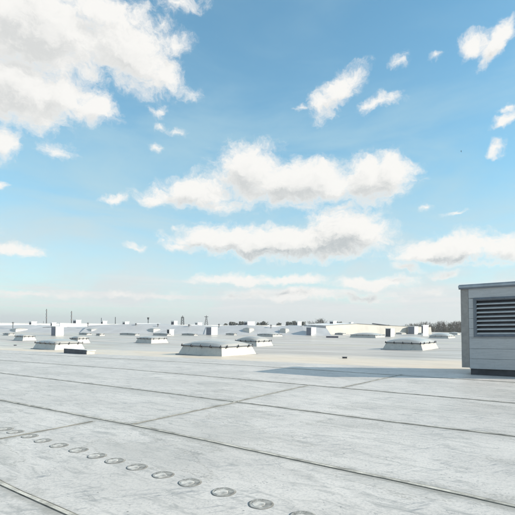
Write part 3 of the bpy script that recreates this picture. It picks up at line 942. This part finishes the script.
housing(329.5, 333.2, 336.5, 326.0, 320.8, 140, 'blue grey and white housing above the end of the pale hall')
housing(421.5, 423, 428.5, 333.0, 324.8, 125, 'tall cream housing at the right end of the pale hall, before the trees')
housing(349, 351, 353, 325.0, 322.2, 140, 'small dark topped housing on the ridge of the pale hall')

def skylist_slab():
    P = at_depth(382, 324.6, 150)
    rt = empty('roof_canopy', P, R(-8))
    tag(rt, 'dark thin canopy slab along the skyline above the pale hall', 'canopy')
    w = 13 * 150 / F * 1.35
    MB().poly([(-w / 2, 0, .45), (w / 2, 0, -.25), (w / 2, 3, -.25), (-w / 2, 3, .45), (-w / 2, 0, .15), (w / 2, 0, -.6), (w / 2, 3, -.6), (-w / 2, 3, .15)],
              [(0, 1, 2, 3), (7, 6, 5, 4), (0, 4, 5, 1), (1, 5, 6, 2), (2, 6, 7, 3), (3, 7, 4, 0)]).build('slab', mat('dark_slab', (.10, .10, .11), .6), rt)
    for s in (-.4, 0, .4):
        MB().box(s * w - .12, s * w + .12, 1, 1.24, -3, -.05).build('post', mat('dark_slab', (.10, .10, .11), .6), rt)
skylist_slab()

def cowl(x, y, d, hpx, label):
    C = at_depth(x, y, d); h = hpx * d / F
    zb = roof_z(C.x, C.y) - .1
    rt = empty('vent_pipe', (C.x, C.y, zb)); tag(rt, label, 'vent pipe', 'small vent pipes along the skyline')
    H = C.z + h - zb
    MB().cone((0, 0, 0), (0, 0, H - .3), .13, .13, 10).build('pipe', FLASH, rt, smooth=True)
    MB().cone((0, 0, H - .28), (0, 0, H), .34, .10, 10).build('cowl', mat('cowl_dark', (.10, .10, .11), .5), rt, smooth=True)
cowl(13, 323.6, 116, 1.6, 'small vent pipe near the left picture edge, left of the first white housing')
cowl(88, 324.4, 118, 1.8, 'small vent pipe between the tall white housing and the short mast')
cowl(136, 324.6, 118, 1.4, 'small vent pipe just left of the lamp mast')
cowl(158, 325.2, 118, 1.4, 'small vent pipe between the lamp mast and the lattice tower')
cowl(189, 325.6, 118, 1.4, 'small vent pipe just right of the lattice tower')
cowl(219, 325.4, 118, 1.6, 'small vent pipe right of the broad lattice spire')
cowl(271, 326.0, 118, 1.4, 'small vent pipe between the dark rounded tree and the wide low tree')

# ------------------------------------------------------------------ masts and towers beyond
MAST = mat('mast_steel', (.055, .06, .065), .6, noise_amt=.2)
MASTL = mat('mast_band', (.30, .28, .27), .6)
def mast(x, ytop, d, r, label, head=None, name='mast'):
    T = at_depth(x, ytop, d)
    rt = empty(name, (T.x, T.y, 0))
    tag(rt, label, 'mast')
    H = T.z
    MB().cone((0, 0, 0), (0, 0, H), r * 1.3, r * .8, 10).build('pole', MAST, rt, smooth=True)
    if head == 'bands':
        for k in range(3):
            z = H - (k + .6) * 3.4
            MB().cone((0, 0, z), (0, 0, z + 1.0), r * 1.7, r * 1.7, 10).build('platform', MASTL, rt)
    if head == 'lamp':
        MB().cone((0, 0, H), (0, 0, H + 1.3), r * 1.6, r * 2.6, 10).build('lamp_head', MAST, rt)
    return rt
mast(46.6, 309, 420, .42, 'tall dark mast on the left, taller of the first pair', 'bands')
mast(71.6, 311, 420, .42, 'dark mast to the right of the tallest, above the tall white housing', 'bands')
mast(101.4, 317.8, 300, .25, 'short dark mast rising behind a small white housing')
mast(115.4, 317, 300, .28, 'thin mast standing alone between two low housings')
mast(148.2, 319.6, 260, .25, 'lamp mast with a wide head, left of the lattice tower', 'lamp')
mast(43.5, 321, 300, .12, 'very thin short pole left of the tallest mast')

def lattice(x, ytop, d, half, label, spread=.35):
    T = at_depth(x, ytop, d); H = T.z
    rt = empty('lattice_tower', (T.x, T.y, 0)); tag(rt, label, 'tower')
    legs = []
    for sx in (-1, 1):
        for sy in (-1, 1):
            MB().cone((sx * half, sy * half, 0), (sx * half * spread, sy * half * spread, H * .93), .22, .16, 5).build('leg', MAST, rt)
    b = MB(); k = 9
    for i in range(k):
        z0, z1 = H * .93 * i / k, H * .93 * (i + 1) / k
        h0 = half * (1 - (1 - spread) * i / k); h1 = half * (1 - (1 - spread) * (i + 1) / k)
        for s in (-1, 1):
            b.cone((-h0, s * h0, z0), (h1, s * h1, z1), .10, .10, 4)
            b.cone((h0, s * h0, z0), (-h1, s * h1, z1), .10, .10, 4)
            b.cone((s * h0, -h0, z0), (s * h1, h1, z1), .10, .10, 4)
            b.cone((-h0, s * h0, z0), (h0, s * h0, z0), .10, .10, 4)
    b.build('bracing', MAST, rt)
    MB().cone((0, 0, H * .92), (0, 0, H), .5, .12, 6).build('spike', MAST, rt)
    MB().box(-half * .6, half * .6, -half * .6, half * .6, H * .90, H * .925).build('platform', MAST, rt)
lattice(182.6, 315.2, 380, 1.7, 'grey lattice tower left of centre on the skyline', .55)
lattice(206.4, 315.0, 520, 3.6, 'broad lattice spire tapering to a point, right of the lattice tower', .12)

# ------------------------------------------------------------------ land beyond the hall
def build_land():
    m = mat('distant_land', (.105, .115, .09), .9, noise_amt=.4, noise_scale=.02)
    mb = MB(); n_ = 40; rs = [0, 60, 200, 420, 900, 1800, 2500]
    pts = []; 
    for r in rs:
        for i in range(n_):
            t = 2 * math.pi * i / n_; pts.append((r * math.cos(t), r * math.sin(t) + 40, -.02))
    fs = [(k * n_ + i, k * n_ + (i + 1) % n_, (k + 1) * n_ + (i + 1) % n_, (k + 1) * n_ + i) for k in range(len(rs) - 1) for i in range(n_)]
    mb.poly(pts, [tuple(reversed(f)) for f in fs])
    o = mb.build('ground', m)
    if o.data.polygons[-1].normal.z < 0: o.data.flip_normals()
    tag(o, kind='structure')
build_land()

TWIG = [mat('bare_twigs', (.23, .195, .16), .9, noise_amt=.3, noise_scale=.6), mat('bare_twigs_olive', (.17, .16, .12), .9, noise_amt=.3, noise_scale=.6), mat('dark_foliage', (.085, .09, .08), .9, noise_amt=.3, noise_scale=.6)]
BARK = mat('bark', (.10, .085, .07), .9)

def tree(x, ytop, d, wpx, label, kind, seed, group):
    rnd = random.Random(seed)
    T = at_depth(x, ytop, d); H = T.z
    rt = empty('bare_tree' if kind < 2 else 'dark_tree', (T.x, T.y, 0))
    tag(rt, label, 'tree', group)
    W = wpx * d / F / 2
    tr = MB()
    tr.cone((0, 0, 0), (0, 0, H * .55), H * .022, H * .014, 6)
    tips = []
    for i in range(9):
        a = rnd.uniform(0, 6.28); z0 = H * rnd.uniform(.32, .6)
        r = W * rnd.uniform(.45, .95); z1 = H * rnd.uniform(.62, .96)
        p1 = (r * math.cos(a) * .8, r * math.sin(a) * .8, z1)
        tr.cone((0, 0, z0), p1, H * .009, H * .003, 4); tips.append((Vector((0, 0, z0)), Vector(p1)))
    tips.append((Vector((0, 0, H * .5)), Vector((0, 0, H * .97)))); tr.cone((0, 0, H * .5), (0, 0, H * .97), H * .012, H * .003, 5)
    tr.build('trunk', BARK, rt)
    cr = MB()
    N = 620 if kind < 2 else 700
    for i in range(N):
        s, e = rnd.choice(tips); t = rnd.uniform(.35, 1.08) ** .8
        p = s.lerp(e, t)
        q = p + Vector((rnd.gauss(0, 1), rnd.gauss(0, 1), rnd.gauss(.15, .8))) * W * (.22)
        if q.z > H * 1.0: q.z = H * rnd.uniform(.85, 1.0)
        if kind < 2:
            # a twig: a long narrow blade growing up and out
            L = H * rnd.uniform(.05, .12); dv = (Vector((q.x, q.y, H * .5)).normalized() * .6 + Vector((rnd.gauss(0, .5), rnd.gauss(0, .5), rnd.uniform(.2, 1.0)))).normalized()
            sd_ = dv.orthogonal().normalized() * H * .006; 
            s2 = dv.cross(sd_)
            cr.poly([q + sd_, q - sd_, q + dv * L], [(0, 1, 2)])
            cr.poly([q + s2, q - s2, q + dv * L], [(0, 1, 2)])
        else:
            L = H * rnd.uniform(.03, .06)
            u = Vector((rnd.gauss(0, 1), rnd.gauss(0, 1), rnd.gauss(0, 1))).normalized(); v = u.orthogonal().normalized()
            cr.poly([q + u * L, q + v * L, q - u * L, q - v * L], [(0, 1, 2, 3)])
    cr.build('crown', TWIG[kind], rt)

# dark trees along the skyline
DT = [(232, 321.0, 8, 'dark tree left of the white house shaped housing'), (243, 320.4, 9, 'dark tree touching the left side of the white house shaped housing'),
      (258, 321.4, 6, 'small dark tree just right of the white house shaped housing'), (263.5, 320.2, 8, 'dark rounded tree right of the white house shaped housing'),
      (279, 321.6, 9, 'wide low dark tree midway between two housings, right of centre'), (289, 320.8, 6, 'dark pointed tree left of the small white housing'),
      (294, 320.0, 7, 'dark tree touching the small white housing on its left'), (303.5, 320.6, 8, 'dark tree touching the small white housing on its right'),
      (312, 320.6, 10, 'dark tree left of the tallest skyline tree'), (322, 317.8, 14, 'tallest tree of the centre skyline, above the end of the pale hall'),
      (339, 320.6, 8, 'dark tree right of the blue grey and white housing'), (237, 322, 6, 'tiny dark tree between two dark trees left of centre'), (226, 322.4, 5, 'leftmost tiny dark tree on the centre skyline')]
for i, (x, y, w, lab) in enumerate(DT):
    tree(x, y + 1.3, 300 + (i * 37) % 60, w, lab, 2 if i not in (9, 8) else 1, 100 + i, 'trees on the centre skyline')
# bare copse on the right
rnd = random.Random(5)
xs_ = [407 + 4.6 * i for i in range(13)]
names = ['first', 'second', 'third', 'fourth', 'fifth', 'sixth', 'seventh', 'eighth', 'ninth', 'tenth', 'eleventh', 'twelfth', 'thirteenth', 'fourteenth', 'fifteenth', 'sixteenth', 'seventeenth', 'eighteenth', 'nineteenth', 'twentieth', 'twenty-first', 'twenty-second', 'twenty-third', 'twenty-fourth']
for i, x in enumerate(xs_):
    y = 324.9 - 1.8 * math.sin(i * 1.9) * .5 - min(2.8, i * .28) + rnd.uniform(-.7, .7)
    tree(x, y, 250 + rnd.uniform(-25, 40), rnd.uniform(9, 13), names[i] + ' bare tree from the left in the brown copse left of the ventilation unit', 0 if i % 3 else 1, 300 + i, 'bare trees of the copse on the right')

def build_haze():
    m = bpy.data.materials.new('haze_air'); m.use_nodes = True
    n = NT(m.node_tree); n.n.clear()
    v = n.new('ShaderNodeVolumePrincipled')
    v.inputs['Color'].default_value = (.97, .97, .97, 1)
    v.inputs['Density'].default_value = HAZE
    v.inputs['Anisotropy'].default_value = .2
    o = n.new('ShaderNodeOutputMaterial'); n.l.new(v.outputs[0], o.inputs['Volume'])
    o = MB().box(-2600, 2600, -2560, 2640, -1.5, 40).build('haze', m)
    tag(o, kind='stuff')
HAZE = .0004
build_haze()

# ------------------------------------------------------------------ the big ventilation unit at the right
def board_material():
    m = bpy.data.materials.new('painted_boards'); m.use_nodes = True
    n = NT(m.node_tree); n.n.clear()
    O = n.new('ShaderNodeTexCoord').outputs['Object']
    g = n.noise(n.v('MULTIPLY', O, (1.2, 1.2, 14)), 1.5, 7, .65).outputs[0]
    g2 = n.noise(n.v('MULTIPLY', O, (6, 6, 8)), 3.0, 6, .65).outputs[0]
    c = n.mix(n.ss(g, .35, .7), (.45, .455, .46, 1), (.38, .385, .39, 1))
    c = n.mix(n.m('MULTIPLY', n.ss(g2, .52, .7), .22), c, (.21, .23, .25, 1))
    st = n.noise(n.v('MULTIPLY', O, (9, 9, .5)), 1.0, 5, .6).outputs[0]
    c = n.mix(n.m('MULTIPLY', n.ss(st, .52, .72), .25), c, (.42, .45, .47, 1))
    bs = n.new('ShaderNodeBsdfPrincipled'); n.l.new(c, bs.inputs['Base Color']); bs.inputs['Roughness'].default_value = .45
    b = n.new('ShaderNodeBump'); b.inputs['Strength'].default_value = .25; b.inputs['Distance'].default_value = .01
    n.l.new(g2, b.inputs['Height']); n.l.new(b.outputs[0], bs.inputs['Normal'])
    o = n.new('ShaderNodeOutputMaterial'); n.l.new(bs.outputs[0], o.inputs[0])
    return m

def unit():
    P = ground(470, 374.6); P.z = roof_z(P.x, P.y)
    print('unit at', P, 'scale px/m', F / P.y)
    k = P.y / F              # metres per photo pixel at the front left corner
    W, Dp = UNIT_W, UNIT_D
    Htop = (374.6 - 284.3) * k
    rt = empty('ventilation_unit', P)
    rt.rotation_euler = (0, R(UNIT_TILT), ROTA)     # stands square to the sloping roof
    tag(rt, 'big blue grey boarded ventilation housing with a large louvre at the right edge', 'ventilation unit')
    # local: x from the front left corner to the right, y into the housing, z up
    zp = 6.0 * k; zt = Htop - 3.4 * k
    bm_ = board_material()
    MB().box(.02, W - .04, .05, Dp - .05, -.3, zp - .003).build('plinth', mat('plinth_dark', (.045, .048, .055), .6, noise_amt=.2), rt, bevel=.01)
    # louvre opening in the front
    lx0, lz0, lz1 = 4.4 * k, (374.6 - 337.2) * k, (374.6 - 298.4) * k
    lx1 = W - 4.4 * k - .25
    body = MB()
    # side, back, top walls
    th = .06
    body.box(0, th, .0, Dp, zp, zt); body.box(W - th, W, .0, Dp, zp, zt); body.box(th, W - th, Dp - th, Dp, zp, zt)
    body.box(th, W - th, 0.004, Dp - th, zt - th, zt - .002); body.box(th, W - th, 0.05, Dp - th, zp + .002, zp + th)
    body.build('side_wall', bm_, rt, bevel=.004)
    # front boards with grooves
    fb = MB()
    bh = 10.0 * k; z = zp
    while z < zt - .01:
        z1 = min(z + bh, zt)
        gap = .007
        def strip(xa, xb, za, zb):
            if zb - za < .01 or xb - xa < .01: return
            fb.box(xa, xb, -.022, -.001, za + gap / 2, zb - gap / 2)
        if z1 <= lz0 or z >= lz1: strip(-.002, W + .002, z, z1)
        else:
            strip(-.002, lx0, max(z, lz0), min(z1, lz1)); strip(lx1, W + .002, max(z, lz0), min(z1, lz1))
            strip(-.002, W + .002, z, min(z1, lz0)); strip(-.002, W + .002, max(z, lz1), z1)
        z = z1
    fb.build('front_boarding', bm_, rt, bevel=.006)
    # backing behind the boards around the opening
    bk = MB(); bk.box(th, lx0, 0.0, .05, zp, zt); bk.box(lx1, W - th, 0.0, .05, zp, zt); bk.box(lx0, lx1, 0.0, .05, zp, lz0); bk.box(lx0, lx1, 0.0, .05, lz1, zt)
    bk.build('lining', mat('lining_dark', (.05, .055, .06), .7), rt)
    # louvre frame
    fw = .115
    fm = mat('louvre_frame', (.13, .15, .175), .35, metal=.2, noise_amt=.12, noise_scale=3)
    fr = MB()
    def bar(pts):
        # a profiled, mitred bar: outer edge, raised middle, inner edge
        fr.poly(pts, [(0, 1, 2, 3)])
    lay = [(0, -.024), (.012, -.055), (fw * .45, -.062), (fw * .8, -.045), (fw, -.018), (fw, .09)]
    prev = None
    for off, yy in lay:
        ring = [(lx0 + off - .01, yy, lz0 + off - .01), (lx1 - off + .01, yy, lz0 + off - .01), (lx1 - off + .01, yy, lz1 - off + .01), (lx0 + off - .01, yy, lz1 - off + .01)]
        if prev:
            for i in range(4):
                j = (i + 1) % 4
                fr.poly([prev[i], prev[j], ring[j], ring[i]], [(0, 1, 2, 3)])
        prev = ring
    fr.build('louvre_frame', fm, rt)
    # blades, each sloping down and outwards
    ax0, ax1, az0, az1 = lx0 + fw - .02, lx1 - fw + .02, lz0 + fw - .01, lz1 - fw + .01
    nb = 8
    bl = mat('louvre_blade', (.52, .52, .515), .32, metal=0, noise_amt=.06, noise_scale=4)
    pitch = (az1 - az0) / nb
    lb = MB()
    for i in range(nb):
        z0 = az0 + pitch * (i + .02)
        prof = [(-.030, z0 - .0), (-.026, z0 + .022), (.02, z0 + pitch * .34), (.10, z0 + pitch * .50), (.11, z0 + pitch * .47), (.028, z0 + pitch * .28), (-.020, z0 + .004)]
        m_ = len(prof)
        pts = [(ax0, y, z) for y, z in prof] + [(ax1, y, z) for y, z in prof]
        fs = [(j, (j + 1) % m_, m_ + (j + 1) % m_, m_ + j) for j in range(m_)] + [tuple(range(m_)), tuple(range(2 * m_ - 1, m_ - 1, -1))]
        lb.poly(pts, fs)
    lb.build('louvre_blades', bl, rt)
    MB().box(ax0, ax1, .20, .22, az0 - .05, az1 + .05).build('louvre_backing', mat('mesh_black', (.03, .035, .05), .6), rt)
    # screws in the frame
    sm = mat('screw', (.10, .11, .12), .35, metal=.8)
    for fx in (.12, .42, .72, .97):
        for zz in (lz0 + fw * .42, lz1 - fw * .42):
            s_ = MB(); x_ = lx0 + (lx1 - lx0) * fx
            s_.cone((x_, -.061, zz), (x_, -.070, zz), .014, .010, 8)
            s_.build('screw', sm, rt)
    # deep trim on the left corner, hung proud of the wall
    tm = mat('corner_trim', (.29, .275, .26), .5, noise_amt=.10, noise_scale=5, streak=.25, streak_col=(.17, .165, .16), bump=.2, bump_scale=30)
    ov = 7.2 * k
    MB().box(-ov, -.006, -.03, .10, (374.6 - 367.6) * k, zt - .001).build('corner_trim', tm, rt, bevel=.006)
    MB().box(-ov + .04, -.01, .102, Dp - .1, (374.6 - 366.8) * k, zt - .004).build('side_duct', tm, rt, bevel=.006)
    # roof cap with a folded edge
    cm = mat('cap_sheet', (.33, .37, .41), .32, metal=.4, noise_amt=.12, noise_scale=3)
    cz = zt + .002
    MB().box(-ov - .07, W + .10, -.10, Dp + .10, cz, cz + 2.4 * k).build('roof_cap', cm, rt, bevel=.012)
    MB().box(-ov - .05, W + .08, -.08, Dp + .08, cz + 2.4 * k + .002, cz + 3.3 * k).build('cap_sheet', cm, rt, bevel=.01)
    MB().box(-ov - .055, W + .085, -.085, .0, cz - .05, cz - .001).build('drip_edge', mat('drip_dark', (.14, .16, .18), .4), rt)
UNIT_W, UNIT_D, UNIT_TILT = 3.0, 3.0, -1.6
unit()

# ------------------------------------------------------------------ a bird high on the right
def bird():
    P = at_depth(461, 151.5, 90)
    rt = MB()
    m = 14
    pts = [(0, -.22, 0), (.05, 0, .03), (0, .24, 0), (-.05, 0, .03), (0, 0, -.05), (.30, .02, .16), (.62, -.10, .05), (.28, -.12, .13), (-.30, .02, .16), (-.62, -.10, .05), (-.28, -.12, .13), (.05, -.12, .02), (-.05, -.12, .02)]
    pts = [tuple(c * .7 for c in p) for p in pts]
    rt.poly(pts, [(0, 1, 2), (0, 2, 3), (0, 4, 1), (1, 4, 2), (0, 3, 4), (3, 2, 4), (1, 5, 7, 11), (5, 6, 7), (3, 12, 10, 8), (8, 10, 9)])
    o = rt.build('bird', mat('dark_plumage', (.04, .04, .04), .7), loc=P, rot=(0, R(12), R(60)))
    tag(o, 'tiny dark bird gliding in the open sky on the right', 'bird')
bird()

S.cycles.max_bounces = 6
